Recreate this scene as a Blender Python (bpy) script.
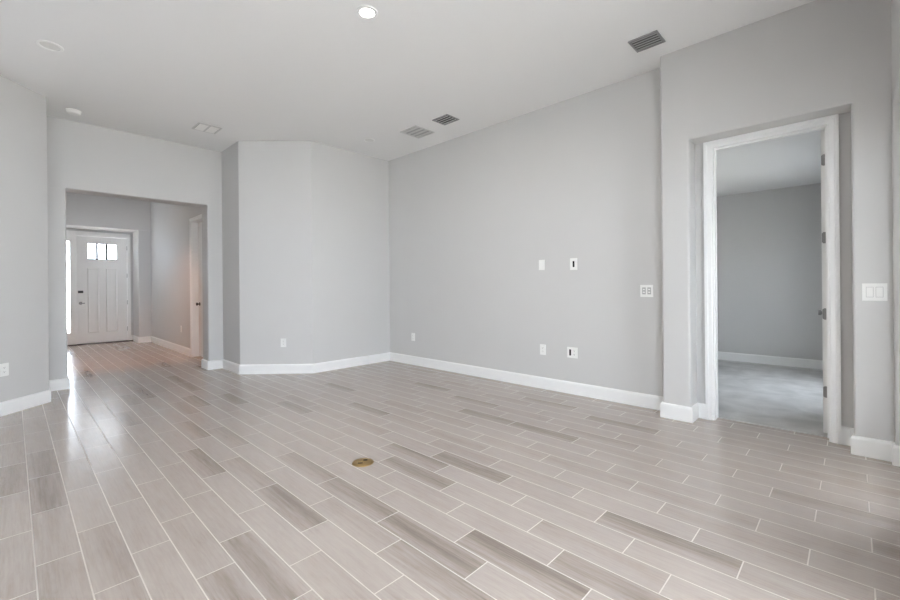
import bpy, bmesh, math, random
from mathutils import Vector, Matrix

for o in list(bpy.data.objects):
    bpy.data.objects.remove(o)
S = bpy.context.scene
C = S.collection
PI = math.pi

# ------------------------------------------------------------------ camera
F_PX, YAW, CY, ROLL = 420.67, 0.80563, 286.79, -0.008866
CAM_H = 1.22
cd = bpy.data.cameras.new('camera')
cam = bpy.data.objects.new('camera', cd)
C.objects.link(cam)
fwd = Vector((math.sin(YAW), math.cos(YAW), 0))
rgt = Vector((math.cos(YAW), -math.sin(YAW), 0))
up = Vector((0, 0, 1))
M = Matrix((rgt, up, -fwd)).transposed()
cam.matrix_world = Matrix.Translation((0, 0, CAM_H)) @ (M @ Matrix.Rotation(-ROLL, 3, 'Z').inverted()).to_4x4()
cd.sensor_fit = 'HORIZONTAL'
cd.sensor_width = 36.0
cd.lens = F_PX / 900 * 36.0
cd.shift_y = (CY - 300) / 900
cd.clip_start = 0.02
S.camera = cam

# ------------------------------------------------------------------ render look
S.view_settings.view_transform = 'Standard'
S.view_settings.look = 'None'
S.view_settings.gamma = 1
S.view_settings.use_curve_mapping = False
S.view_settings.exposure = 0.96
try:
    S.cycles.use_denoising = True
    S.cycles.max_bounces = 12
    S.cycles.diffuse_bounces = 8
    S.cycles.glossy_bounces = 4
    S.cycles.transparent_max_bounces = 12
    S.cycles.caustics_reflective = False
    S.cycles.caustics_refractive = False
    S.cycles.sample_clamp_indirect = 8.0
except Exception:
    pass

# ------------------------------------------------------------------ sky
SKY = 7.0
w = bpy.data.worlds.new('sky')
S.world = w
w.use_nodes = True
wn = w.node_tree
bg = wn.nodes['Background']
bg.inputs[0].default_value = (0.87, 0.945, 1.06, 1)
bg.inputs[1].default_value = SKY


def area(name, loc, rot, sx, sy, power=0, color=(1, 1, 1), portal=False, shape='RECTANGLE'):
    l = bpy.data.lights.new(name, 'AREA')
    l.shape = shape
    l.size = sx
    l.size_y = sy
    l.energy = power
    l.color = color
    o = bpy.data.objects.new(name, l)
    o.location = loc
    o.rotation_euler = rot
    C.objects.link(o)
    if portal:
        l.cycles.is_portal = True
    return o


sl_ = bpy.data.lights.new('sun', 'SUN')
sl_.energy = 20.0
sl_.angle = 0.009
sl_.color = (1.0, 0.96, 0.90)
sun = bpy.data.objects.new('sun', sl_)
sun.rotation_euler = Vector((-0.25, -0.40, -0.85)).to_track_quat('-Z', 'Y').to_euler()
C.objects.link(sun)

# portals guide daylight through the openings, real and added
area('portal_slider', (0.25, -0.42, 1.2), (-PI / 2, 0, 0), 3.8, 2.45, 1, portal=True)
area('portal_patio_door', (3.50, -0.43, 1.2), (-PI / 2, 0, 0), 0.60, 2.0, 1, portal=True)
area('portal_kitchen', (-3.45, 4.2, 1.6), (0, -PI / 2, 0), 1.3, 1.3, 1, portal=True)
area('portal_foyer', (0.05, 10.78, 1.92), (0, -PI / 2, 0), 1.0, 1.1, 1, portal=True)
area('portal_front_door', (1.2, 12.6, 1.3), (PI / 2, 0, 0), 1.7, 2.4, 1, portal=True)
area('portal_bedroom', (6.25, -0.42, 1.2), (-PI / 2, 0, 0), 1.4, 1.5, 1, portal=True)

# ------------------------------------------------------------------ materials


def mat(name, col, rough=0.5, metal=0.0, spec=0.5, emit=None, estr=0.0, noise=0.0, nscale=40.0, bump=0.0):
    m = bpy.data.materials.new(name)
    m.use_nodes = True
    nt = m.node_tree
    b = nt.nodes['Principled BSDF']
    b.inputs['Base Color'].default_value = (*col, 1)
    b.inputs['Roughness'].default_value = rough
    b.inputs['Metallic'].default_value = metal
    b.inputs['Specular IOR Level'].default_value = spec
    if emit:
        b.inputs['Emission Color'].default_value = (*emit, 1)
        b.inputs['Emission Strength'].default_value = estr
    if noise or bump:
        tc = nt.nodes.new('ShaderNodeTexCoord')
        n = nt.nodes.new('ShaderNodeTexNoise')
        n.inputs['Scale'].default_value = nscale
        n.inputs['Detail'].default_value = 4
        nt.links.new(tc.outputs['Object'], n.inputs['Vector'])
        if noise:
            mx = nt.nodes.new('ShaderNodeMix')
            mx.data_type = 'RGBA'
            mx.inputs['A'].default_value = (*[c * (1 - noise) for c in col], 1)
            mx.inputs['B'].default_value = (*[min(1, c * (1 + noise)) for c in col], 1)
            nt.links.new(n.outputs['Fac'], mx.inputs['Factor'])
            nt.links.new(mx.outputs['Result'], b.inputs['Base Color'])
        if bump:
            bp = nt.nodes.new('ShaderNodeBump')
            bp.inputs['Strength'].default_value = bump
            bp.inputs['Distance'].default_value = 0.002
            nt.links.new(n.outputs['Fac'], bp.inputs['Height'])
            nt.links.new(bp.outputs['Normal'], b.inputs['Normal'])
    return m


M_WALL = mat('wall_paint', (0.60, 0.594, 0.584), 0.62, spec=0.3, noise=0.012, nscale=3, bump=0.05)
M_CEIL = mat('ceiling_paint', (0.82, 0.82, 0.815), 0.9, spec=0.2, bump=0.06, noise=0.01, nscale=60)
M_TRIM = mat('trim_paint', (0.86, 0.86, 0.85), 0.35, noise=0.01, nscale=8)
M_DOOR = mat('door_paint', (0.84, 0.835, 0.82), 0.4, noise=0.01, nscale=8)
M_PLATE = mat('white_plastic', (0.85, 0.85, 0.83), 0.35, noise=0.01)
M_GREYPL = mat('grey_plastic', (0.45, 0.45, 0.44), 0.5, noise=0.05)
M_DARK = mat('dark_recess', (0.012, 0.012, 0.012), 0.9, spec=0.1, noise=0.1)
M_DUCT = mat('duct_dark', (0.10, 0.10, 0.10), 0.8, noise=0.1)
M_SLATW = mat('white_vent', (0.72, 0.72, 0.71), 0.5, noise=0.02)
M_SLATM = mat('mid_grey_vent', (0.42, 0.42, 0.42), 0.5, noise=0.03)
M_SLATP = mat('pale_grey_vent', (0.62, 0.62, 0.61), 0.5, noise=0.03)
M_SLATG = mat('grey_vent', (0.30, 0.30, 0.30), 0.5, noise=0.03)
M_NICKEL = mat('satin_nickel', (0.30, 0.295, 0.29), 0.35, metal=0.85, noise=0.04)
M_BLACK = mat('black_metal', (0.02, 0.02, 0.02), 0.4, noise=0.1)
M_BRASS = mat('brass', (0.40, 0.27, 0.11), 0.34, metal=0.9, noise=0.12, nscale=60)
M_FRAME = mat('slider_frame', (0.80, 0.80, 0.79), 0.4, noise=0.01)
M_LENS = mat('lamp_lens', (0.9, 0.9, 0.88), 0.4, emit=(1.0, 0.95, 0.88), estr=14.0, noise=0.01)
M_LENSOFF = mat('lamp_lens_off', (0.74, 0.74, 0.72), 0.4, noise=0.02)
M_SILL = mat('bronze_threshold', (0.06, 0.045, 0.035), 0.45, noise=0.1)
M_PATIO = mat('patio_concrete', (0.62, 0.60, 0.57), 0.85, noise=0.1, nscale=5)
M_LOUVER = mat('dark_bar', (0.04, 0.04, 0.04), 0.5, noise=0.05)


def glass_mat():
    m = bpy.data.materials.new('window_glass')
    m.use_nodes = True
    nt = m.node_tree
    nt.nodes.clear()
    out = nt.nodes.new('ShaderNodeOutputMaterial')
    tr = nt.nodes.new('ShaderNodeBsdfTransparent')
    tr.inputs[0].default_value = (0.97, 0.98, 0.98, 1)
    gl = nt.nodes.new('ShaderNodeBsdfGlossy')
    gl.inputs['Roughness'].default_value = 0.02
    lw = nt.nodes.new('ShaderNodeLayerWeight')
    lw.inputs['Blend'].default_value = 0.5
    pw = nt.nodes.new('ShaderNodeMath')
    pw.operation = 'POWER'
    pw.inputs[1].default_value = 5.0
    nt.links.new(lw.outputs['Facing'], pw.inputs[0])
    fr = nt.nodes.new('ShaderNodeMath')
    fr.operation = 'MULTIPLY_ADD'
    fr.inputs[1].default_value = 0.7
    fr.inputs[2].default_value = 0.03
    nt.links.new(pw.outputs[0], fr.inputs[0])
    mx = nt.nodes.new('ShaderNodeMixShader')
    nt.links.new(fr.outputs[0], mx.inputs[0])
    nt.links.new(tr.outputs[0], mx.inputs[1])
    nt.links.new(gl.outputs[0], mx.inputs[2])
    nt.links.new(mx.outputs[0], out.inputs[0])
    return m


M_GLASS = glass_mat()


def tile_mat():
    m = bpy.data.materials.new('wood_look_tile')
    m.use_nodes = True
    nt = m.node_tree
    N, Lk = nt.nodes, nt.links
    b = N['Principled BSDF']
    at = N.new('ShaderNodeAttribute')
    at.attribute_name = 'tile'
    sep = N.new('ShaderNodeSeparateColor')
    Lk.new(at.outputs['Color'], sep.inputs[0])          # R tone, G seed, B side of the streak
    uv = N.new('ShaderNodeUVMap')
    uv.uv_map = 'UVMap'
    sx = N.new('ShaderNodeSeparateXYZ')
    Lk.new(uv.outputs[0], sx.inputs[0])

    def math_(op, a, bb=None, c=None, clamp=False):
        n = N.new('ShaderNodeMath')
        n.operation = op
        n.use_clamp = clamp
        for i, v in enumerate((a, bb, c)):
            if v is None:
                continue
            if isinstance(v, (int, float)):
                n.inputs[i].default_value = v
            else:
                Lk.new(v, n.inputs[i])
        return n.outputs[0]

    seed = math_('MULTIPLY', sep.outputs[1], 57.0)

    def grain(kx, ky, off, detail=3.0, dist=0.0):
        cb = N.new('ShaderNodeCombineXYZ')
        Lk.new(math_('MULTIPLY', sx.outputs[0], kx), cb.inputs[0])
        Lk.new(math_('MULTIPLY', sx.outputs[1], ky), cb.inputs[1])
        Lk.new(math_('ADD', seed, off), cb.inputs[2])
        n = N.new('ShaderNodeTexNoise')
        n.inputs['Scale'].default_value = 1.0
        n.inputs['Detail'].default_value = detail
        n.inputs['Distortion'].default_value = dist
        Lk.new(cb.outputs[0], n.inputs['Vector'])
        return n.outputs['Fac']

    fine = grain(120, 5, 0.0)
    broad = grain(26, 2.2, 11.0, 2.0, 0.6)
    streak = grain(48, 1.3, 23.0, 4.0, 0.4)
    cath = grain(46, 7, 31.0, 2.0, 2.2)
    # broad dark figure of the plank: only tiles with a high tone carry it
    st = N.new('ShaderNodeMapRange')
    st.inputs[1].default_value = 0.40
    st.inputs[2].default_value = 0.66
    Lk.new(streak, st.inputs[0])
    sidepos = math_('SUBTRACT', sx.outputs[0], math_('MULTIPLY', sep.outputs[2], 0.154))
    sidew = math_('SUBTRACT', 1.0, math_('MULTIPLY', math_('ABSOLUTE', sidepos), 12.0), clamp=True)
    figure = math_('MULTIPLY', sep.outputs[0], math_('ADD', math_('MULTIPLY', sidew, 0.80), math_('MULTIPLY', st.outputs[0], 0.55)))
    v = math_('ADD', math_('MULTIPLY', math_('SUBTRACT', fine, 0.5), 0.70), math_('MULTIPLY', math_('SUBTRACT', broad, 0.5), 0.35))
    v = math_('ADD', v, math_('MULTIPLY', math_('SUBTRACT', cath, 0.5), 0.40))
    v = math_('ADD', v, figure)
    v = math_('ADD', v, math_('MULTIPLY', sep.outputs[0], 0.10))
    v = math_('ADD', v, 0.22, clamp=True)
    cr = N.new('ShaderNodeValToRGB')
    e = cr.color_ramp.elements
    e[0].position = 0.0
    e[0].color = (0.495, 0.434, 0.394, 1)
    e[1].position = 1.0
    e[1].color = (0.195, 0.152, 0.126, 1)
    k = e.new(0.35)
    k.color = (0.406, 0.347, 0.308, 1)
    Lk.new(v, cr.inputs[0])
    Lk.new(cr.outputs[0], b.inputs['Base Color'])
    b.inputs['Roughness'].default_value = 0.34
    b.inputs['IOR'].default_value = 2.0
    rr = math_('ADD', 0.18, math_('MULTIPLY', broad, 0.10))
    Lk.new(rr, b.inputs['Roughness'])
    bp = N.new('ShaderNodeBump')
    bp.inputs['Strength'].default_value = 0.12
    bp.inputs['Distance'].default_value = 0.001
    Lk.new(fine, bp.inputs['Height'])
    Lk.new(bp.outputs['Normal'], b.inputs['Normal'])
    return m


M_TILE = tile_mat()
M_GROUT = mat('grout', (0.68, 0.63, 0.59), 0.85, noise=0.05, nscale=90)


def carpet_mat():
    m = bpy.data.materials.new('carpet')
    m.use_nodes = True
    nt = m.node_tree
    b = nt.nodes['Principled BSDF']
    b.inputs['Roughness'].default_value = 1.0
    b.inputs['Specular IOR Level'].default_value = 0.1
    tc = nt.nodes.new('ShaderNodeTexCoord')
    n = nt.nodes.new('ShaderNodeTexNoise')
    n.inputs['Scale'].default_value = 4.5
    n.inputs['Detail'].default_value = 5
    n.inputs['Distortion'].default_value = 0.3
    n2 = nt.nodes.new('ShaderNodeTexNoise')
    n2.inputs['Scale'].default_value = 220
    ad = nt.nodes.new('ShaderNodeMath')
    ad.operation = 'MULTIPLY_ADD'
    ad.inputs[1].default_value = 0.35
    nt.links.new(tc.outputs['Object'], n.inputs['Vector'])
    nt.links.new(tc.outputs['Object'], n2.inputs['Vector'])
    nt.links.new(n2.outputs['Fac'], ad.inputs[0])
    nt.links.new(n.outputs['Fac'], ad.inputs[2])
    cr = nt.nodes.new('ShaderNodeValToRGB')
    cr.color_ramp.elements[0].position = 0.42
    cr.color_ramp.elements[0].color = (0.40, 0.395, 0.385, 1)
    cr.color_ramp.elements[1].position = 0.95
    cr.color_ramp.elements[1].color = (0.64, 0.635, 0.62, 1)
    nt.links.new(ad.outputs[0], cr.inputs[0])
    nt.links.new(cr.outputs[0], b.inputs['Base Color'])
    bp = nt.nodes.new('ShaderNodeBump')
    bp.inputs['Strength'].default_value = 0.5
    bp.inputs['Distance'].default_value = 0.003
    nt.links.new(n2.outputs['Fac'], bp.inputs['Height'])
    nt.links.new(bp.outputs['Normal'], b.inputs['Normal'])
    return m


M_CARPET = carpet_mat()

# ------------------------------------------------------------------ helpers


def obj(name, bm, m, parent=None, smooth=False, bevel=0.0, seg=2):
    if bevel:
        bmesh.ops.bevel(bm, geom=[e for e in bm.edges if len(e.link_faces) == 2 and e.calc_face_angle(0) > 0.6],
                        offset=bevel, segments=seg, affect='EDGES', profile=0.6)
    bmesh.ops.recalc_face_normals(bm, faces=bm.faces)
    me = bpy.data.meshes.new(name)
    bm.to_mesh(me)
    bm.free()
    me.materials.append(m)
    if smooth:
        for p in me.polygons:
            vs = [me.vertices[i].co for i in p.vertices]
            p.use_smooth = min((vs[i] - vs[i - 1]).length for i in range(len(vs))) < 0.02
        try:
            me.set_sharp_from_angle(angle=math.radians(35))
        except Exception:
            pass
    o = bpy.data.objects.new(name, me)
    C.objects.link(o)
    if parent:
        o.parent = parent
    return o


def struct(name, bm, m, parent=None, **k):
    o = obj(name, bm, m, parent, **k)
    if parent is None:
        o['kind'] = 'structure'
    return o


def box(bm, x0, x1, y0, y1, z0, z1):
    vs = [bm.verts.new((x, y, z)) for z in (z0, z1) for x, y in ((x0, y0), (x1, y0), (x1, y1), (x0, y1))]
    for f in ((3, 2, 1, 0), (4, 5, 6, 7), (0, 1, 5, 4), (1, 2, 6, 5), (2, 3, 7, 6), (3, 0, 4, 7)):
        bm.faces.new([vs[i] for i in f])


def bxo(name, m, parent, x0, x1, y0, y1, z0, z1, bevel=0.0, **k):
    bm = bmesh.new()
    box(bm, x0, x1, y0, y1, z0, z1)
    return obj(name, bm, m, parent, bevel=bevel, **k)


def fillet(pts, r=0.02, seg=5):
    """pts: list of (x, y) or (x, y, 'f') - flagged corners are rounded"""
    out = []
    n = len(pts)
    for i, p in enumerate(pts):
        if len(p) < 3:
            out.append((p[0], p[1]))
            continue
        P = Vector(p[:2])
        a = (Vector(pts[i - 1][:2]) - P).normalized()
        b = (Vector(pts[(i + 1) % n][:2]) - P).normalized()
        half = math.acos(max(-1, min(1, a.dot(b)))) / 2
        t = r / math.tan(half)
        c = P + (a + b).normalized() * (r / math.sin(half))
        s, e = P + a * t - c, P + b * t - c
        for k in range(seg + 1):
            d = s.lerp(e, k / seg).normalized() * r
            out.append(tuple(c + d))
    return out


def prism(bm, pts, z0, z1):
    lo = [bm.verts.new((x, y, z0)) for x, y in pts]
    hi = [bm.verts.new((x, y, z1)) for x, y in pts]
    n = len(pts)
    bm.faces.new(lo[::-1])
    bm.faces.new(hi)
    for i in range(n):
        bm.faces.new((lo[i], lo[(i + 1) % n], hi[(i + 1) % n], hi[i]))


def prism_axis(bm, pts, a0, a1, axis):
    """prism of a profile swept along world x or y; pts are (other horizontal, z)"""
    def mk(p, a):
        return (a, p[0], p[1]) if axis == 'x' else (p[0], a, p[1])
    lo = [bm.verts.new(mk(p, a0)) for p in pts]
    hi = [bm.verts.new(mk(p, a1)) for p in pts]
    n = len(pts)
    bm.faces.new(lo[::-1])
    bm.faces.new(hi)
    for i in range(n):
        bm.faces.new((lo[i], lo[(i + 1) % n], hi[(i + 1) % n], hi[i]))


BB_H, BB_T = 0.135, 0.016


def baseboard(name, path):
    """path: wall-face points in plan, room on the left-hand side of the direction of travel"""
    prof = [(0, 0.0), (BB_T, 0.0), (BB_T, BB_H - 0.022), (BB_T - 0.003, BB_H - 0.010), (BB_T - 0.009, BB_H - 0.002), (0, BB_H)]
    P = [Vector(p) for p in path]
    n = len(P)
    offs = []
    for i in range(n):
        d0 = (P[i] - P[i - 1]).normalized() if i else None
        d1 = (P[i + 1] - P[i]).normalized() if i < n - 1 else None
        if d0 is None:
            o = Vector((-d1.y, d1.x))
        elif d1 is None:
            o = Vector((-d0.y, d0.x))
        else:
            n0, n1 = Vector((-d0.y, d0.x)), Vector((-d1.y, d1.x))
            o = (n0 + n1) / (1 + n0.dot(n1))
        offs.append(o)
    bm = bmesh.new()
    rings = []
    for i in range(n):
        rings.append([bm.verts.new((P[i].x + offs[i].x * t, P[i].y + offs[i].y * t, z)) for t, z in prof])
    m = len(prof)
    for i in range(n - 1):
        for k in range(m):
            bm.faces.new((rings[i][k], rings[i][(k + 1) % m], rings[i + 1][(k + 1) % m], rings[i + 1][k]))
    bm.faces.new(rings[0])
    bm.faces.new(rings[-1][::-1])
    return struct(name, bm, M_TRIM)


def lathe(bm, prof, cx, cy, n=32):
    """prof: (r, z) from axis out; closed at r = 0 ends"""
    rings = []
    for r, z in prof:
        if r < 1e-6:
            rings.append([bm.verts.new((cx, cy, z))])
        else:
            rings.append([bm.verts.new((cx + r * math.cos(2 * PI * k / n), cy + r * math.sin(2 * PI * k / n), z)) for k in range(n)])
    for a, b in zip(rings, rings[1:]):
        for k in range(n):
            k2 = (k + 1) % n
            if len(a) == 1:
                bm.faces.new((a[0], b[k], b[k2]))
            elif len(b) == 1:
                bm.faces.new((a[k], a[k2], b[0]))
            else:
                bm.faces.new((a[k], a[k2], b[k2], b[k]))


def thing(name, label, cat, loc=(0, 0, 0), rotz=0.0, group=None):
    o = bpy.data.objects.new(name, None)
    C.objects.link(o)
    o.empty_display_size = 0.1
    o.location = loc
    o.rotation_euler = (0, 0, rotz)
    o['label'] = label
    o['category'] = cat
    if group:
        o['group'] = group
    return o


# ------------------------------------------------------------------ plan (metres; y runs down the room to the front door)
ZC = 3.33          # main ceiling
ZH = 2.493         # drywall headers
ZN = 2.505         # head of the niche round the bedroom door
XR, XP, XN = 4.372, 4.16, 4.36     # right wall, door pier face, niche back
YW0, YW1 = 7.02, 7.30              # wall with the wide opening
XO0, XO1 = 0.472, 2.045            # that opening
YF, YD = 11.80, 12.42              # foyer end wall, front door plane

# ------------------------------------------------------------------ floor: tile by tile above one grout bed
ROW_P, ROW_0, TL, T_A0 = 0.15439, 0.5269, 0.61553, 0.1531
GR = 0.0052
XT_END = 4.465


def tile_at(x, y):
    k = math.floor((x - ROW_0) / ROW_P)
    n = math.floor((y - T_A0) / TL - k / 3.0)
    return k, n


# tiles of the floor that carry a strong dark figure (plan position, tone, side of the streak)
def px_floor(u, v):
    c, s = math.cos(ROLL), math.sin(ROLL)
    du, dv = u - 450, v - CY
    du, dv = c * du + s * dv, -s * du + c * dv
    d = F_PX * CAM_H / dv
    r = du * d / F_PX
    return math.sin(YAW) * d + math.cos(YAW) * r, math.cos(YAW) * d - math.sin(YAW) * r


DARK = [(37, 463, .75, .6), (11, 475, .6, .5), (136, 387, .8, .6), (131, 400, .7, .5), (130, 419, .7, .5), (205, 459, .9, .9), (186, 432, .7, .9),
        (253, 472, .6, .9), (153, 396, .8, .6), (203, 401, .8, .9), (238, 398, .8, .7), (186, 407, .5, .6), (227, 435, .5, .8), (291, 407, .6, .6),
        (185, 382, .8, .6), (191, 389, .7, .6), (340, 388, .8, .7), (368, 408, .9, .8), (303, 411, .7, .6), (415, 455, .8, .9), (417, 473, .9, .6),
        (315, 468, .7, .8), (439, 389, .9, .8), (487, 417, .9, .6), (545, 429, .9, .6), (477, 402, .8, .8), (477, 468, 1., .5),
        (558, 406, .6, .8), (637, 429, .8, .6), (624, 443, .5, .8), (46, 497, .8, .4), (276, 505, 1., .7), (267, 560, .95, .85), (227, 591, .55, .5),
        (364, 501, .8, .7), (419, 530, 1., .5), (302, 585, .7, .4), (428, 589, .6, .8), (461, 561, .9, .5), (523, 563, 1., .75), (692, 499, .9, .8),
        (673, 540, 1., .8), (618, 578, .7, .6), (787, 499, .6, .8), (887, 547, .7, .5), (640, 486, .35, .6), (580, 540, .4, .8), (700, 455, .3, .5)]
tone = {}
for u, v, t, sd in DARK:
    tone[tile_at(*px_floor(u, v))] = (t * 0.62, sd)

random.seed(5)
bm = bmesh.new()
uvl = bm.loops.layers.uv.new('UVMap')
col = bm.loops.layers.float_color.new('tile')
k0, k1 = math.floor((-3.35 - ROW_0) / ROW_P), math.floor((XT_END - ROW_0) / ROW_P)
for k in range(k0, k1 + 1):
    x0 = ROW_0 + k * ROW_P + GR / 2
    x1 = min(ROW_0 + (k + 1) * ROW_P - GR / 2, XT_END)
    if x1 - x0 < 0.01:
        continue
    nlo = math.floor((-0.6 - T_A0) / TL - k / 3.0)
    nhi = math.floor((YD + 0.05 - T_A0) / TL - k / 3.0)
    for n in range(nlo, nhi + 1):
        y0 = T_A0 + TL * (n + k / 3.0) + GR / 2
        y1 = y0 + TL - GR
        y0, y1 = max(y0, -0.47), min(y1, YD + 0.06)
        yc, xc = (y0 + y1) / 2, (x0 + x1) / 2
        if y1 - y0 < 0.01 or (y0 > 7.2 and (xc < 0.1 or xc > 2.5)) or (y0 > 5.8 and (xc > 3.1 or xc < -0.7)):
            continue
        r = random.random()
        if (k, n) in tone:
            t, sd = tone[(k, n)]
        else:
            t = (0.35 + 0.25 * random.random()) if (r > 0.90 and yc > 6.5) else 0.22 * r * r
            sd = 0.2 + 0.7 * random.random()
        vs = [bm.verts.new((x, y, 0.0)) for x, y in ((x0, y0), (x1, y0), (x1, y1), (x0, y1))]
        f = bm.faces.new(vs)
        sdv = random.random()
        for lp, (a, b) in zip(f.loops, ((0, 0), (x1 - x0, 0), (x1 - x0, y1 - y0), (0, y1 - y0))):
            lp[uvl].uv = (a, b)
            lp[col] = (t, sdv, sd, 1)
me = bpy.data.meshes.new('floor')
bm.to_mesh(me)
bm.free()
me.materials.append(M_TILE)
floor = bpy.data.objects.new('floor', me)
C.objects.link(floor)
floor['kind'] = 'structure'
bm = bmesh.new()
box(bm, -3.5, XT_END + 0.004, -0.47, 7.3, -0.12, -0.0012)
box(bm, 0.0, 2.6, 7.3, YD + 0.08, -0.12, -0.0012)
struct('grout_bed', bm, M_GROUT, floor)

# bedroom carpet
bm = bmesh.new()
box(bm, XT_END + 0.004, 8.0, -0.3, 4.2, -0.1, 0.006)
struct('floor_bedroom', bm, M_CARPET)
# outdoors
bm = bmesh.new()
box(bm, -12, 20, -14, -0.47, -0.2, -0.03)
struct('ground_patio', bm, M_PATIO)
bm = bmesh.new()
box(bm, -12, 14, YD + 0.08, 26, -0.2, -0.04)
struct('ground_porch', bm, M_PATIO)

bm = bmesh.new()
box(bm, -3.2, 4.5, -3.8, -0.47, 2.62, 2.8)  # unseen roof added to cut high daylight near the window wall
struct('ceiling_patio_added', bm, M_CEIL)
bm = bmesh.new()
box(bm, -1.5, 3.5, YD + 0.2, YD + 2.0, 2.75, 2.9)  # unseen roof added to keep sun off the floor inside the front door
struct('ceiling_porch_added', bm, M_CEIL)

# ------------------------------------------------------------------ ceilings
bm = bmesh.new()
box(bm, -3.5, 4.53, -0.47, YD + 0.2, ZC, ZC + 0.15)
struct('ceiling', bm, M_CEIL)
bm = bmesh.new()
box(bm, 4.48, 8.05, -0.47, 4.3, 2.64, 2.75)
struct('ceiling_bedroom', bm, M_CEIL)

# ------------------------------------------------------------------ walls
bm = bmesh.new()
box(bm, XR, 4.52, 1.2, 5.8, 0, ZC)
struct('wall_right', bm, M_WALL)

bm = bmesh.new()    # door pier with the shallow niche round the bedroom door
prism(bm, fillet([(XP, 1.283, 1), (XP, 1.048, 1), (4.37, 1.048), (4.37, 1.283)]), 0, ZN)
prism(bm, fillet([(XP, 0.008, 1), (XP, -0.194), (4.088, -0.194, 1), (4.088, -0.46), (4.50, -0.46), (4.50, 0.008)][::-1]), 0, ZN)
prism_axis(bm, fillet([(XP, ZN, 1), (4.37, ZN), (4.37, ZC), (XP, ZC)], r=0.012), 0.008, 1.048, 'y')
prism(bm, fillet([(XP, 1.283, 1), (XP, 1.048), (4.37, 1.048), (4.37, 1.283)]), ZN, ZC)
prism(bm, [(XP, 0.008), (4.50, 0.008), (4.50, -0.46), (XP, -0.46)][::-1], ZN, ZC)
struct('wall_right_pier', bm, M_WALL, smooth=True)

DY0, DY1, DZ = 0.127, 0.925, 2.463   # rough opening of the bedroom door
bm = bmesh.new()
box(bm, XN, 4.48, 0.0, DY0, 0, ZC)
box(bm, XN, 4.48, DY1, 1.29, 0, ZC)
box(bm, XN, 4.48, DY0, DY1, DZ, ZC)
struct('wall_right_door', bm, M_WALL)

bm = bmesh.new()    # angled corner right of the opening
prism(bm, fillet([(2.25, 7.05), (2.25, 6.33, 1), (2.98, 5.60), (4.40, 5.60), (4.40, 5.8), (3.06, 5.8), (2.45, 6.41), (2.45, 7.05)]), 0, ZC)
struct('wall_back_angle', bm, M_WALL, smooth=True)
bm = bmesh.new()    # angled corner left of the opening
prism(bm, fillet([(0.274, 7.05), (0.074, 7.05), (0.074, 6.434), (-0.53, 5.83), (-3.2, 5.83), (-3.2, 5.63), (-0.45, 5.63), (0.274, 6.354, 1)]), 0, ZC)
struct('wall_left_angle', bm, M_WALL, smooth=True)

bm = bmesh.new()    # wall with the wide cased opening
prism(bm, fillet([(0.05, YW0), (XO0, YW0, 1), (XO0, YW1, 1), (0.05, YW1)]), 0, ZH - 0.013)
prism(bm, fillet([(2.45, YW1), (XO1, YW1, 1), (XO1, YW0, 1), (2.45, YW0)]), 0, ZH - 0.013)
prism_axis(bm, fillet([(YW0, ZH - 0.013, 1), (YW1, ZH - 0.013, 1), (YW1, ZC), (YW0, ZC)], r=0.012), XO0, XO1, 'x')
box(bm, 0.05, XO0, YW0, YW1, ZH - 0.013, ZC)
box(bm, XO1, 2.45, YW0, YW1, ZH - 0.013, ZC)
struct('wall_back', bm, M_WALL, smooth=True)

# foyer
XF = 2.245
FY0, FY1, FZ = 7.72, 8.60, 2.44     # side door opening in the foyer's right wall
bm = bmesh.new()
box(bm, XF, 2.385, YW1, FY0, 0, ZC)
box(bm, XF, 2.385, FY1, YF + 0.1, 0, ZC)
box(bm, XF, 2.385, FY0, FY1, FZ, ZC)
struct('wall_foyer_right', bm, M_WALL)
bm = bmesh.new()
LY0, LY1, LZ0, LZ1 = 10.4, 11.2, 1.58, 2.25  # opening for the added foyer window
box(bm, 0.10, 0.24, YW1, LY0, 0, ZC)
box(bm, 0.10, 0.24, LY1, YF + 0.1, 0, ZC)
box(bm, 0.10, 0.24, LY0, LY1, 0, LZ0)
box(bm, 0.10, 0.24, LY0, LY1, LZ1, ZC)
struct('wall_foyer_left', bm, M_WALL)
bm = bmesh.new()
box(bm, 2.50, 2.60, 7.0, 12.0, 0, ZC)  # unseen panels added behind the side door to stop outdoor light leaking in
box(bm, 2.385, 2.50, 6.41, 7.40, 0, ZC)
box(bm, 2.385, 2.50, 9.0, 9.1, 0, ZC)
struct('wall_leak_blocker', bm, M_WALL)
XD0, XD1, ZD = 0.55, 2.005, 2.578   # entry recess
bm = bmesh.new()
prism(bm, fillet([(0.1, YF), (XD0, YF, 1), (XD0, YD + 0.16), (0.1, YD + 0.16)]), 0, ZD)
prism(bm, fillet([(2.4, YD + 0.16), (XD1, YD + 0.16), (XD1, YF, 1), (2.4, YF)]), 0, ZD)
prism_axis(bm, fillet([(YF, ZD, 1), (YD + 0.16, ZD), (YD + 0.16, ZC), (YF, ZC)], r=0.012), 0.1, 2.4, 'x')
box(bm, XD0, XD1, YD, YD + 0.16, 2.525, ZD)
box(bm, 1.955, XD1, YD, YD + 0.16, 0, 2.525)
struct('wall_foyer_end', bm, M_WALL, smooth=True)

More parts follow.
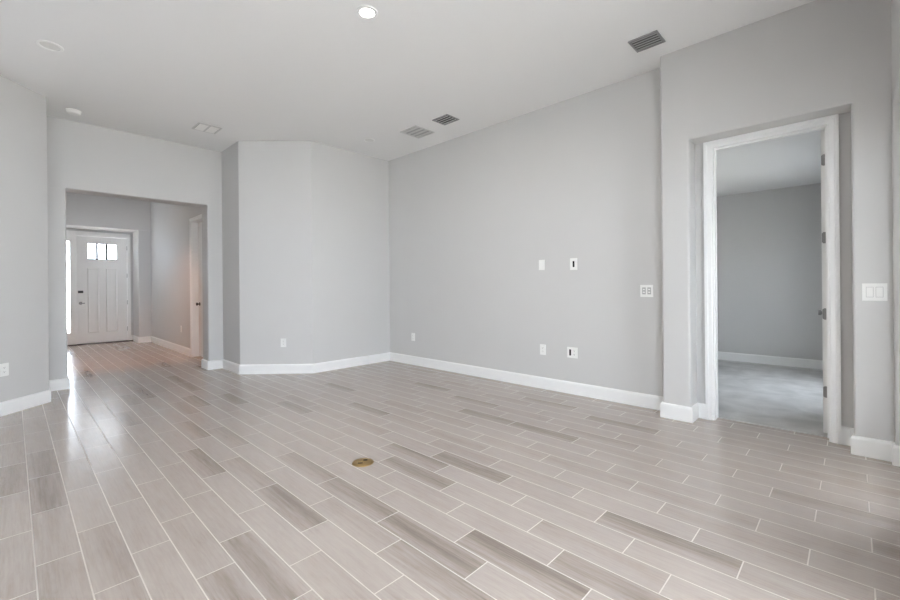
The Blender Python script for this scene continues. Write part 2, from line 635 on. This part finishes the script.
# window wall beside and behind the camera, kitchen side, bedroom shell
SX0, SX1, SZ = -1.6, 2.1, 2.41
PX0 = 3.10      # opening of the added patio door, PX0 to the corner stub
bm = bmesh.new()
box(bm, -3.5, SX0, -0.46, -0.194, 0, SZ)
box(bm, SX1, PX0, -0.46, -0.194, 0, SZ)
prism_axis(bm, fillet([(-0.194, SZ, 1), (-0.194, ZC), (-0.46, ZC), (-0.46, SZ)][::-1], r=0.012), -3.5, XP + 0.01, 'x')
struct('wall_front', bm, M_WALL, smooth=True)
KY0, KY1, KZ0, KZ1 = 3.6, 4.8, 1.0, 2.2  # opening for the added kitchen-side window
bm = bmesh.new()
box(bm, -3.5, -3.2, -0.46, KY0, 0, ZC)
box(bm, -3.5, -3.2, KY1, 5.83, 0, ZC)
box(bm, -3.5, -3.2, KY0, KY1, 0, KZ0)
box(bm, -3.5, -3.2, KY0, KY1, KZ1, ZC)
struct('wall_left', bm, M_WALL)
BX0, BX1, BZ0, BZ1 = 5.6, 6.75, 0.50, 1.85
bm = bmesh.new()
box(bm, 7.92, 8.05, -0.46, 4.3, 0, 2.64)
struct('wall_bedroom_far', bm, M_WALL)
bm = bmesh.new()
box(bm, 4.5, 8.05, 4.15, 4.3, 0, 2.64)
struct('wall_bedroom_back', bm, M_WALL)
bm = bmesh.new()
box(bm, 4.5, BX0, -0.46, -0.2, 0, 2.64)
box(bm, BX1, 7.92, -0.46, -0.2, 0, 2.64)
box(bm, BX0, BX1, -0.46, -0.2, 0, BZ0)
box(bm, BX0, BX1, -0.46, -0.2, BZ1, 2.64)
struct('wall_bedroom_front', bm, M_WALL)

# ------------------------------------------------------------------ baseboards
baseboard('baseboard_right', [(XR, 1.283), (XR, 5.6), (2.98, 5.6), (2.25, 6.33), (2.25, YW0), (XO1, YW0), (XO1, YW1), (XF, YW1), (XF, FY0 - 0.046)])
baseboard('baseboard_right_pier', [(XN, 0.976), (XN, 1.048), (XP, 1.048), (XP, 1.283), (XR, 1.283)])
baseboard('baseboard_right_corner', [(4.088, -0.36), (4.088, -0.194), (XP, -0.194), (XP, 0.008), (XN, 0.008), (XN, 0.076)])
baseboard('baseboard_left', [(XO0, YW1), (XO0, YW0), (0.274, YW0), (0.274, 6.354), (-0.45, 5.63), (-3.2, 5.63), (-3.2, -0.18)])
baseboard('baseboard_foyer', [(XF, FY1 + 0.046), (XF, YF), (XD1, YF), (XD1, YD), (1.956, YD)])
baseboard('baseboard_bedroom', [(7.92, -0.2), (7.92, 4.15), (4.5, 4.15)])


# ------------------------------------------------------------------ door casing: moulded profile swept round an opening
def casing(bm, x, y0, y1, ztop, sgn, axis='x'):
    """x: wall face; y0..y1 casing's inner edges; sgn: which way it stands off the face"""
    W = 0.058
    prof = [(0, 0), (0, 0.011), (0.004, 0.014), (0.030, 0.014), (0.037, 0.020), (W, 0.020), (W, 0)]

    def P(w_, t, i):
        if i == 0:
            a, z = y0 - w_, 0.0
        elif i == 1:
            a, z = y0 - w_, ztop + w_
        elif i == 2:
            a, z = y1 + w_, ztop + w_
        else:
            a, z = y1 + w_, 0.0
        return (x + sgn * t, a, z) if axis == 'x' else (a, x + sgn * t, z)
    rings = [[bm.verts.new(P(w_, t, i)) for w_, t in prof] for i in range(4)]
    m = len(prof)
    for i in range(3):
        for k in range(m):
            bm.faces.new((rings[i][k], rings[i][(k + 1) % m], rings[i + 1][(k + 1) % m], rings[i + 1][k]))
    bm.faces.new(rings[0])
    bm.faces.new(rings[3][::-1])


# bedroom door (open, swung into the bedroom)
d2 = bpy.data.objects.new('door_2', None)
C.objects.link(d2)
d2['kind'] = 'structure'
d2['label'] = 'white cased bedroom doorway with an open door, right of the grey wall'
d2['category'] = 'door'
d2.location = (4.42, 0.52, 0)
JI0, JI1, JZ = DY0 + 0.019, DY1 - 0.019, DZ - 0.019


def dchild(o, root):
    o.matrix_parent_inverse = Matrix.Translation(root.location).inverted()
    return o


bm = bmesh.new()
casing(bm, XN, DY0 + 0.007, DY1 - 0.007, DZ - 0.018, -1)
dchild(obj('casing', bm, M_TRIM, d2), d2)
bm = bmesh.new()
box(bm, XN - 0.004, 4.486, DY0, JI0, 0, DZ)
box(bm, XN - 0.004, 4.486, JI1, DY1, 0, DZ)
box(bm, XN - 0.004, 4.486, JI0, JI1, JZ, DZ)
# stop strip round the jamb
box(bm, 4.405, 4.438, JI0, JI0 + 0.011, 0.012, JZ)
box(bm, 4.405, 4.438, JI1 - 0.011, JI1, 0.012, JZ)
box(bm, 4.405, 4.438, JI0 + 0.011, JI1 - 0.011, JZ - 0.011, JZ)
dchild(obj('jamb', bm, M_TRIM, d2), d2)
bm = bmesh.new()
casing(bm, 4.48, DY0 + 0.007, DY1 - 0.007, DZ - 0.018, 1)
dchild(obj('casing', bm, M_TRIM, d2), d2)
# slab swung past a right angle
slab = bmesh.new()
box(slab, 4.490, 5.245, JI0 + 0.004, JI0 + 0.039, 0.028, JZ - 0.004)
sl = dchild(obj('door_slab', slab, M_DOOR, d2, bevel=0.002), d2)
for sy in (-1, 1):
    bm = bmesh.new()
    yb = JI0 + 0.0215
    cyl = [(0, 0.018), (0.027, 0.018), (0.027, 0.026), (0.010, 0.028), (0.010, 0.045), (0.026, 0.055), (0.024, 0.072), (0.0, 0.076)]
    lathe(bm, cyl, 0, 0, 20)
    for v in bm.verts:
        x, y, z = v.co
        v.co = (5.18 + x, yb + sy * z, 0.95 + y)
    k = obj('door_knob', bm, M_NICKEL, sl, smooth=True)
    k.matrix_parent_inverse = Matrix.Identity(4)
for hz in (2.205, 1.585, 0.977, 0.355):
    bm = bmesh.new()
    lv = [(JI0 + 0.002, hz - 0.045), (JI0 + 0.027, hz - 0.045), (JI0 + 0.037, hz - 0.035), (JI0 + 0.037, hz + 0.035), (JI0 + 0.027, hz + 0.045), (JI0 + 0.002, hz + 0.045)]
    prism_axis(bm, lv, 4.4875, 4.491, 'x')
    lathe(bm, [(0, -0.046), (0.006, -0.046), (0.006, 0.046), (0, 0.046)], 0, 0, 12)
    for v in bm.verts:
        if abs(v.co.x) < 0.01 and abs(v.co.y) < 0.01:
            v.co = (4.489 + v.co.x, JI0 - 0.003 + v.co.y, hz + v.co.z)
    dchild(obj('hinge', bm, M_NICKEL, d2), d2)

# foyer side door, shut, at the far face of its opening
d3 = bpy.data.objects.new('door_3', None)
C.objects.link(d3)
d3['kind'] = 'structure'
d3['label'] = 'white foyer side door with a black knob, half hidden by the opening'
d3['category'] = 'door'
d3.location = (2.3, 8.2, 0)
bm = bmesh.new()
casing(bm, XF, FY0 + 0.012, FY1 - 0.012, FZ - 0.012, -1)
dchild(obj('casing', bm, M_TRIM, d3), d3)
bm = bmesh.new()
box(bm, XF - 0.003, 2.388, FY0, FY0 + 0.019, 0, FZ)
box(bm, XF - 0.003, 2.388, FY1 - 0.019, FY1, 0, FZ)
box(bm, XF - 0.003, 2.388, FY0 + 0.019, FY1 - 0.019, FZ - 0.019, FZ)
dchild(obj('jamb', bm, M_TRIM, d3), d3)
bm = bmesh.new()
box(bm, 2.345, 2.38, FY0 + 0.022, FY1 - 0.022, 0.012, FZ - 0.022)
sl3 = dchild(obj('door_slab', bm, M_DOOR, d3, bevel=0.002), d3)
bm = bmesh.new()
lathe(bm, [(0, 0.0), (0.03, 0.0), (0.03, 0.008), (0.011, 0.011), (0.011, 0.03), (0.028, 0.04), (0.026, 0.058), (0.0, 0.063)], 0, 0, 20)
for v in bm.verts:
    x, y, z = v.co
    v.co = (2.345 - z, 8.505 + x, 0.95 + y)
k = obj('door_knob', bm, M_BLACK, sl3, smooth=True)

# front door with sidelight
d1 = bpy.data.objects.new('door_1', None)
C.objects.link(d1)
d1['kind'] = 'structure'
d1['label'] = 'white craftsman front door with three small panes and a sidelight'
d1['category'] = 'door'
d1.location = (1.4, YD, 0)
FX0, FX1, FT = 1.000, 1.892, 2.425   # slab
bm = bmesh.new()
box(bm, FX1 + 0.004, 1.955, YD - 0.02, YD + 0.14, 0, 2.53)
box(bm, 0.886, FX0 - 0.004, YD - 0.02, YD + 0.14, 0, 2.53)
box(bm, FX0 - 0.004, FX1 + 0.004, YD - 0.02, YD + 0.14, FT + 0.004, 2.53)
box(bm, XD0, 0.886, YD - 0.02, YD + 0.14, 2.30, 2.53)
box(bm, XD0, 0.886, YD - 0.02, YD + 0.14, 0, 0.28)
box(bm, XD0, 0.70, YD - 0.02, YD + 0.14, 0.28, 2.30)
# brick-mould step on the inside face
box(bm, FX1 + 0.030, 1.955, YD - 0.032, YD - 0.02, 0, 2.50)
box(bm, FX0 - 0.004, 1.955, YD - 0.032, YD - 0.02, FT + 0.03, 2.50)
dchild(obj('door_frame', bm, M_DOOR, d1), d1)
GX0, GX1, GZ0, GZ1 = 1.188, 1.700, 1.910, 2.272
bars = (1.347, 1.520)
yA, yB = YD + 0.012, YD + 0.055
bm = bmesh.new()
PX = [(1.176, 1.386), (1.502, 1.712)]
PZ0, PZ1 = 0.25, 1.72
box(bm, FX0, FX1, yA, yB, 0.025, PZ0)
box(bm, FX0, FX1, yA, yB, PZ1, GZ0)
box(bm, FX0, FX1, yA, yB, GZ1, FT)
box(bm, FX0, GX0, yA, yB, GZ0, GZ1)
box(bm, GX1, FX1, yA, yB, GZ0, GZ1)
box(bm, FX0, PX[0][0], yA, yB, PZ0, PZ1)
box(bm, PX[0][1], PX[1][0], yA, yB, PZ0, PZ1)
box(bm, PX[1][1], FX1, yA, yB, PZ0, PZ1)
fs = dchild(obj('door_slab', bm, M_DOOR, d1), d1)
for a, b in PX:    # sunk panels with sloped sticking
    bm = bmesh.new()
    o_ = [(a, PZ0), (b, PZ0), (b, PZ1), (a, PZ1)]
    i_ = [(a + .022, PZ0 + .022), (b - .022, PZ0 + .022), (b - .022, PZ1 - .022), (a + .022, PZ1 - .022)]
    f_ = [(a + .034, PZ0 + .034), (b - .034, PZ0 + .034), (b - .034, PZ1 - .034), (a + .034, PZ1 - .034)]
    R = [[bm.verts.new((x, y, z)) for x, z in q] for q, y in ((o_, yA), (i_, yA + 0.016), (f_, yA + 0.012))]
    for r0, r1 in zip(R, R[1:]):
        for i in range(4):
            bm.faces.new((r0[i], r0[(i + 1) % 4], r1[(i + 1) % 4], r1[i]))
    bm.faces.new(R[2])
    obj('door_panel', bm, M_DOOR, fs)
bm = bmesh.new()
for bx_ in bars:
    box(bm, bx_ - 0.019, bx_ + 0.019, yA - 0.004, yA + 0.03, GZ0, GZ1)
box(bm, GX0, GX1, yA - 0.004, yA + 0.03, GZ0, GZ0 + 0.016)
box(bm, GX0, GX1, yA - 0.004, yA + 0.03, GZ1 - 0.006, GZ1)
obj('glazing_bar', bm, M_LOUVER, fs)
bm = bmesh.new()
box(bm, GX0, GX1, yA + 0.018, yA + 0.022, GZ0, GZ1)
obj('glass_pane', bm, M_GLASS, fs)
bm = bmesh.new()
box(bm, 0.70, 0.886, YD + 0.03, YD + 0.036, 0.28, 2.30)
dchild(obj('sidelight_pane', bm, M_GLASS, d1), d1)
bm = bmesh.new()
box(bm, XD0, XD1, YD - 0.06, YD + 0.15, 0.0, 0.022)
dchild(obj('threshold', bm, M_SILL, d1, bevel=0.004), d1)
# keypad deadbolt and lever set
bm = bmesh.new()
box(bm, 1.022, 1.094, yA - 0.022, yA, 1.020, 1.150)
box(bm, 1.026, 1.090, yA - 0.026, yA - 0.022, 1.030, 1.145)
lk = obj('keypad_lock', bm, M_PLATE, fs, bevel=0.003)
bm = bmesh.new()
box(bm, 1.014, 1.102, yA - 0.028, yA, 1.152, 1.205)
obj('lock_housing', bm, M_LOUVER, fs, bevel=0.004)
bm = bmesh.new()
lathe(bm, [(0, 0.0), (0.032, 0.0), (0.032, 0.012), (0.013, 0.016), (0.013, 0.05), (0.0, 0.05)], 0, 0, 20)
for v in bm.verts:
    x, y, z = v.co
    v.co = (1.058 + x, yA - z, 0.925 + y)
box(bm, 1.046, 1.125, yA - 0.058, yA - 0.042, 0.915, 0.935)
obj('lever_handle', bm, M_NICKEL, fs)
for hz in (2.20, 1.55, 0.92, 0.30):
    bm = bmesh.new()
    box(bm, FX1 - 0.004, FX1 + 0.010, yA - 0.012, yA, hz - 0.05, hz + 0.05)
    dchild(obj('hinge', bm, M_NICKEL, d1), d1)

# ------------------------------------------------------------------ glazed openings out of frame that bring the daylight in, some of them added


def window(name, axis, p, a0, a1, z0, z1, panels, label):
    """axis 'x': spans x at y = p; 'y': spans y at x = p"""
    fr, gl = bmesh.new(), bmesh.new()

    def b_(bm_, a, b, t0, t1, c, d):
        if axis == 'x':
            box(bm_, a, b, p + t0, p + t1, c, d)
        else:
            box(bm_, p + t0, p + t1, a, b, c, d)
    step = (a1 - a0) / panels
    for i in range(panels):
        s, e = a0 + i * step, a0 + (i + 1) * step
        b_(fr, s, s + 0.05, -0.025, 0.025, z0, z1)
        b_(fr, e - 0.05, e, -0.025, 0.025, z0, z1)
        b_(fr, s + 0.05, e - 0.05, -0.025, 0.025, z0, z0 + 0.07)
        b_(fr, s + 0.05, e - 0.05, -0.025, 0.025, z1 - 0.06, z1)
        b_(gl, s + 0.05, e - 0.05, -0.003, 0.003, z0 + 0.07, z1 - 0.06)
    o = struct(name, fr, M_FRAME)
    o['label'] = label
    obj('window_glass', gl, M_GLASS, o)
    return o


window('window_1', 'x', -0.36, SX0, SX1, 0.0, SZ, 4, 'wide sliding glass doors onto the patio')
window('added_window_2', 'y', -3.33, KY0, KY1, KZ0, KZ1, 3, 'unseen window added on the kitchen side for daylight')  # unseen window added for more daylight in the room
window('window_3', 'x', -0.33, BX0, BX1, BZ0, BZ1, 2, 'bedroom window')
window('added_window_4', 'y', 0.13, LY0, LY1, LZ0, LZ1, 1, 'unseen small window added to light the foyer')  # hidden window added to brighten the foyer and front door

d4 = bpy.data.objects.new('added_door_4', None)  # unseen door added in the corner opening
C.objects.link(d4)
d4['kind'] = 'structure'
d4['label'] = 'unseen patio door added in the window wall, its pane sized for daylight'
d4['category'] = 'door'
d4.location = (3.6, -0.38, 0)
bm = bmesh.new()
box(bm, PX0, PX0 + 0.04, -0.42, -0.30, 0, SZ)
box(bm, 4.06, 4.088, -0.42, -0.30, 0, SZ)
box(bm, PX0 + 0.04, 4.06, -0.42, -0.30, SZ - 0.04, SZ)
dchild(obj('door_frame', bm, M_DOOR, d4), d4)
bm = bmesh.new()
LA0, LA1, LB0, LB1 = 3.24, 3.68, 0.25, 2.15  # pane sized for the daylight it throws on pier and ceiling
box(bm, PX0 + 0.043, LA0, -0.40, -0.355, 0.01, SZ - 0.043)
box(bm, LA1, 4.057, -0.40, -0.355, 0.01, SZ - 0.043)
box(bm, LA0, LA1, -0.40, -0.355, 0.01, LB0)
box(bm, LA0, LA1, -0.40, -0.355, LB1, SZ - 0.043)
s4 = dchild(obj('door_slab', bm, M_DOOR, d4), d4)
bm = bmesh.new()
box(bm, LA0, LA1, -0.38, -0.374, LB0, LB1)
obj('glass_pane', bm, M_GLASS, s4)

# ------------------------------------------------------------------ ceiling fittings


def downlight(x, y, label, lit, r=0.09, name='recessed_light', k_=0.74):
    t = thing(name, label, 'ceiling light', (x, y, ZC))
    bm = bmesh.new()
    lathe(bm, [(r, 0.0), (r, -0.004), (r - 0.004, -0.007), (r * k_ + 0.002, -0.006), (r * k_, -0.001), (r * k_, 0.0)], 0, 0, 40)
    obj('trim_ring', bm, M_TRIM, t, smooth=True)
    bm = bmesh.new()
    lathe(bm, [(r * k_, -0.0015), (r * 0.4, -0.003), (0, -0.0035)], 0, 0, 40)
    obj('lens', bm, M_LENS if lit else M_LENSOFF, t, smooth=True)
    return t


downlight(1.90, 2.68, 'lit round recessed light in the middle of the white ceiling', True, r=0.082, k_=0.66)
area('downlight_lamp', (1.90, 2.68, ZC - 0.03), (0, 0, 0), 0.13, 0.13, 12, (1, 0.94, 0.86), shape='DISK')
downlight(0.24, 4.99, 'unlit round recessed light near the upper left edge of the ceiling', False)
downlight(3.555, 4.99, 'unlit round recessed light close to the far right ceiling corner', False, r=0.082)

t = thing('smoke_detector', 'small white round smoke detector on the ceiling before the wide opening', 'smoke detector', (0.515, 6.60, ZC))
bm = bmesh.new()
lathe(bm, [(0.070, 0.0), (0.070, -0.010), (0.066, -0.013), (0.062, -0.013)], 0, 0, 36)
obj('base_ring', bm, M_PLATE, t, smooth=True)
bm = bmesh.new()
lathe(bm, [(0.063, -0.010), (0.062, -0.034), (0.052, -0.043), (0.018, -0.046), (0, -0.046)], 0, 0, 36)
obj('cover', bm, M_PLATE, t, smooth=True)


def vent(name, label, x0, x1, y0, y1, slat_axis, n, m_frame, m_slat, m_back, gap=0.45, tilt=0.5, cat='ceiling vent', fw=0.016, divider=False):
    cx, cy = (x0 + x1) / 2, (y0 + y1) / 2
    t = thing(name, label, cat, (cx, cy, ZC))
    hx, hy = (x1 - x0) / 2, (y1 - y0) / 2
    bm = bmesh.new()
    for a, b, c, d in ((-hx, hx, -hy, -hy + fw), (-hx, hx, hy - fw, hy), (-hx, -hx + fw, -hy + fw, hy - fw), (hx - fw, hx, -hy + fw, hy - fw)):
        box(bm, a, b, c, d, -0.009, 0.0)
    if divider:
        box(bm, -0.012, 0.012, -hy + fw, hy - fw, -0.009, 0.0)
    obj('vent_frame', bm, m_frame, t)
    bxo('duct_backing', m_back, t, -hx + fw, hx - fw, -hy + fw, hy - fw, -0.0015, -0.0005)
    L0, L1 = (-hx + fw, hx - fw) if slat_axis == 'y' else (-hy + fw, hy - fw)
    O0, O1 = (-hy + fw, hy - fw) if slat_axis == 'y' else (-hx + fw, hx - fw)
    step = (L1 - L0) / n
    for i in range(n):
        c0 = L0 + i * step + step * gap / 2
        c1 = c0 + step * (1 - gap)
        bm = bmesh.new()
        za, zb = -0.0085, -0.0085 + 0.006 * tilt
        if slat_axis == 'y':
            co = [(c0, O0, za), (c1, O0, zb), (c1, O1, zb), (c0, O1, za)]
        else:
            co = [(O0, c0, za), (O0, c1, zb), (O1, c1, zb), (O1, c0, za)]
        lo = [bm.verts.new(q) for q in co]
        hi = [bm.verts.new((a, b, z + 0.0015)) for a, b, z in co]
        bm.faces.new(lo)
        bm.faces.new(hi[::-1])
        for q in range(4):
            bm.faces.new((lo[q], lo[(q + 1) % 4], hi[(q + 1) % 4], hi[q]))
        obj('slat', bm, m_slat, t)
    return t


vent('air_vent', 'large dark louvred air vent on the ceiling beside the door pier', 3.708, 3.930, 1.162, 1.400, 'y', 5, M_SLATG, M_SLATM, M_DUCT, gap=0.45)
vent('air_vent', 'small dark louvred vent on the ceiling beside the pale square grille', 3.690, 3.916, 3.570, 3.832, 'y', 4, M_SLATG, M_SLATW, M_DUCT, gap=0.66)
vent('return_grille', 'pale grey square return grille on the ceiling near the far corner', 3.662, 4.002, 4.105, 4.432, 'y', 4, M_SLATP, M_SLATP, M_SLATM, gap=0.3, tilt=0.9)
vent('ceiling_register', 'white two-panel register on the ceiling in front of the wide opening', 1.645, 1.925, 5.965, 6.255, 'y', 2, M_SLATP, M_PLATE, M_SLATG, gap=0.12, divider=True, tilt=0)

# ------------------------------------------------------------------ wall plates: built facing -x at the origin, then turned


def plate(name, label, cat, loc, rotz, w_, h_, cells, group=None):
    """cells: list of (y offset, kind)"""
    t = thing(name, label, cat, loc, rotz, group)
    bm = bmesh.new()
    box(bm, -0.006, 0.0, -w_ / 2, w_ / 2, -h_ / 2, h_ / 2)
    obj('cover_plate', bm, M_PLATE, t, bevel=0.0025)
    for yo, kind in cells:
        if kind == 'duplex':
            for zo in (-0.02, 0.02):
                bm = bmesh.new()
                box(bm, -0.0085, -0.005, yo - 0.0165, yo + 0.0165, zo - 0.0135, zo + 0.0135)
                rc = obj('receptacle', bm, M_PLATE, t, bevel=0.002)
                bm = bmesh.new()
                for so in (-0.006, 0.006):
                    box(bm, -0.0089, -0.0083, yo + so - 0.0012, yo + so + 0.0012, zo - 0.002, zo + 0.007)
                box(bm, -0.0089, -0.0083, yo - 0.002, yo + 0.002, zo - 0.0095, zo - 0.0055)
                obj('slot', bm, M_DARK, rc)
        elif kind == 'rocker':
            bm = bmesh.new()
            box(bm, -0.0068, -0.0055, yo - 0.0185, yo + 0.0185, -0.036, 0.036)
            obj('rocker_surround', bm, M_GREYPL, t)
            bm = bmesh.new()
            vs = [bm.verts.new(c) for c in ((-0.006, yo - 0.0165, -0.0335), (-0.006, yo + 0.0165, -0.0335), (-0.006, yo + 0.0165, 0.0335), (-0.006, yo - 0.0165, 0.0335),
                                            (-0.008, yo - 0.0165, -0.0335), (-0.008, yo + 0.0165, -0.0335), (-0.012, yo + 0.0165, 0.0335), (-0.012, yo - 0.0165, 0.0335))]
            for f in ((3, 2, 1, 0), (4, 5, 6, 7), (0, 1, 5, 4), (1, 2, 6, 5), (2, 3, 7, 6), (3, 0, 4, 7)):
                bm.faces.new([vs[i] for i in f])
            obj('rocker', bm, M_PLATE, t, bevel=0.001)
        elif kind == 'slotted':
            bm = bmesh.new()
            box(bm, -0.0066, -0.0055, yo - 0.011, yo + 0.011, -0.034, 0.034)
            obj('cable_opening', bm, M_DARK, t, bevel=0.0)
        elif kind == 'bluish':
            bm = bmesh.new()
            box(bm, -0.0085, -0.005, yo - 0.0165, yo + 0.0165, -0.034, 0.034)
            obj('insert', bm, M_GREYPL, t, bevel=0.001)
            for zo in (-0.014, 0.014):
                bm = bmesh.new()
                box(bm, -0.0100, -0.0083, yo - 0.009, yo + 0.009, zo - 0.007, zo + 0.007)
                obj('jack', bm, M_PLATE, t, bevel=0.001)
        elif kind == 'blank':
            bm = bmesh.new()
            box(bm, -0.0075, -0.0055, yo - 0.0165, yo + 0.0165, -0.0335, 0.0335)
            obj('insert', bm, M_PLATE, t, bevel=0.001)
    return t


plate('blank_plate', 'white single wall plate, upper left of the four plates on the grey wall', 'wall plate', (XR, 2.679, 1.470), 0, 0.075, 0.12, [(0, 'blank')])
plate('cable_plate', 'white wall plate with a dark upright slot, upper right of the four plates', 'wall plate', (XR, 2.268, 1.463), 0, 0.085, 0.132, [(0, 'slotted')])
plate('wall_outlet', 'white single outlet below the blank plate, lower left of the four plates', 'outlet', (XR, 2.673, 0.463), 0, 0.075, 0.122, [(0, 'duplex')])
plate('double_wall_plate', 'white double wall plate with a dark slot, lower right of the four plates', 'wall plate', (XR, 2.293, 0.466), 0, 0.125, 0.120, [(0.026, 'slotted'), (-0.026, 'duplex')])
plate('media_plate', 'square white plate with grey inserts on the grey wall beside the pier', 'wall plate', (XR, 1.486, 1.162), 0, 0.122, 0.120, [(0.025, 'bluish'), (-0.025, 'bluish')])
plate('wall_outlet', 'white outlet low on the grey wall beside the far corner', 'outlet', (XR, 5.009, 0.436), 0, 0.075, 0.122, [(0, 'duplex')])
plate('light_switch', 'white double rocker light switch right of the bedroom doorway', 'light switch', (XP, -0.103, 1.157), 0, 0.124, 0.121, [(0.024, 'rocker'), (-0.024, 'rocker')])
plate('wall_outlet', 'white outlet low on the foyer wall beside the side door', 'outlet', (XF, 9.31, 0.457), 0, 0.075, 0.122, [(0, 'duplex')])


def on_line(u, p0, p1):
    """plan point of wall p0-p1 seen at image column u (level line at mid height)"""
    r = (u - 450) / F_PX
    d = Vector((math.sin(YAW) + math.cos(YAW) * r, math.cos(YAW) - math.sin(YAW) * r))
    a, b = Vector(p0), Vector(p1) - Vector(p0)
    den = d.x * b.y - d.y * b.x
    s = (a.x * b.y - a.y * b.x) / den
    return d * s


q = on_line(283, (2.25, 6.33), (2.98, 5.60))
plate('wall_outlet', 'white outlet low on the bright angled wall at the back', 'outlet', (q.x, q.y, 0.44), PI / 4, 0.075, 0.122, [(0, 'duplex')])
q = on_line(2.8, (0.274, 6.354), (-0.45, 5.63))
plate('wall_outlet', 'white outlet low on the angled wall at the left edge', 'outlet', (q.x, q.y, 0.445), PI * 0.75, 0.09, 0.125, [(0, 'duplex')])

# ------------------------------------------------------------------ brass floor outlet
t = thing('floor_outlet', 'round brass outlet cover set in the tiled floor', 'floor outlet', (1.688, 2.478, 0.0), math.radians(18))
bm = bmesh.new()
lathe(bm, [(0.0, 0.0065), (0.058, 0.0065), (0.066, 0.006), (0.073, 0.003), (0.075, 0.0002)], 0, 0, 48)
obj('cover_plate', bm, M_BRASS, t, smooth=True)
for sx in (-1, 1):
    bm = bmesh.new()
    lathe(bm, [(0.016, 0.0066), (0.020, 0.0088), (0.024, 0.0066)], sx * 0.028, 0, 24)
    obj('lid_ring', bm, M_BRASS, t, smooth=True)
    bm = bmesh.new()
    lathe(bm, [(0.0, 0.0072), (0.0155, 0.0072), (0.016, 0.0066)], sx * 0.028, 0, 24)
    obj('outlet_hole', bm, M_DARK, t)

# ------------------------------------------------------------------ added warm spot that browns the foyer floor (unseen, with an added fitting behind the header)
downlight(1.25, 7.9, 'unseen lit recessed light added on the foyer ceiling', True)
sp = bpy.data.lights.new('added_foyer_spot', 'SPOT')
sp.energy = 85
sp.color = (1.0, 0.42, 0.13)
sp.spot_size = math.radians(70)
sp.spot_blend = 0.8
sp.shadow_soft_size = 0.05
o = bpy.data.objects.new('added_foyer_spot', sp)
o.location = (1.25, 7.9, ZC - 0.03)
o.rotation_euler = Vector((0.02, 0.55, -1)).to_track_quat('-Z', 'Y').to_euler()
C.objects.link(o)
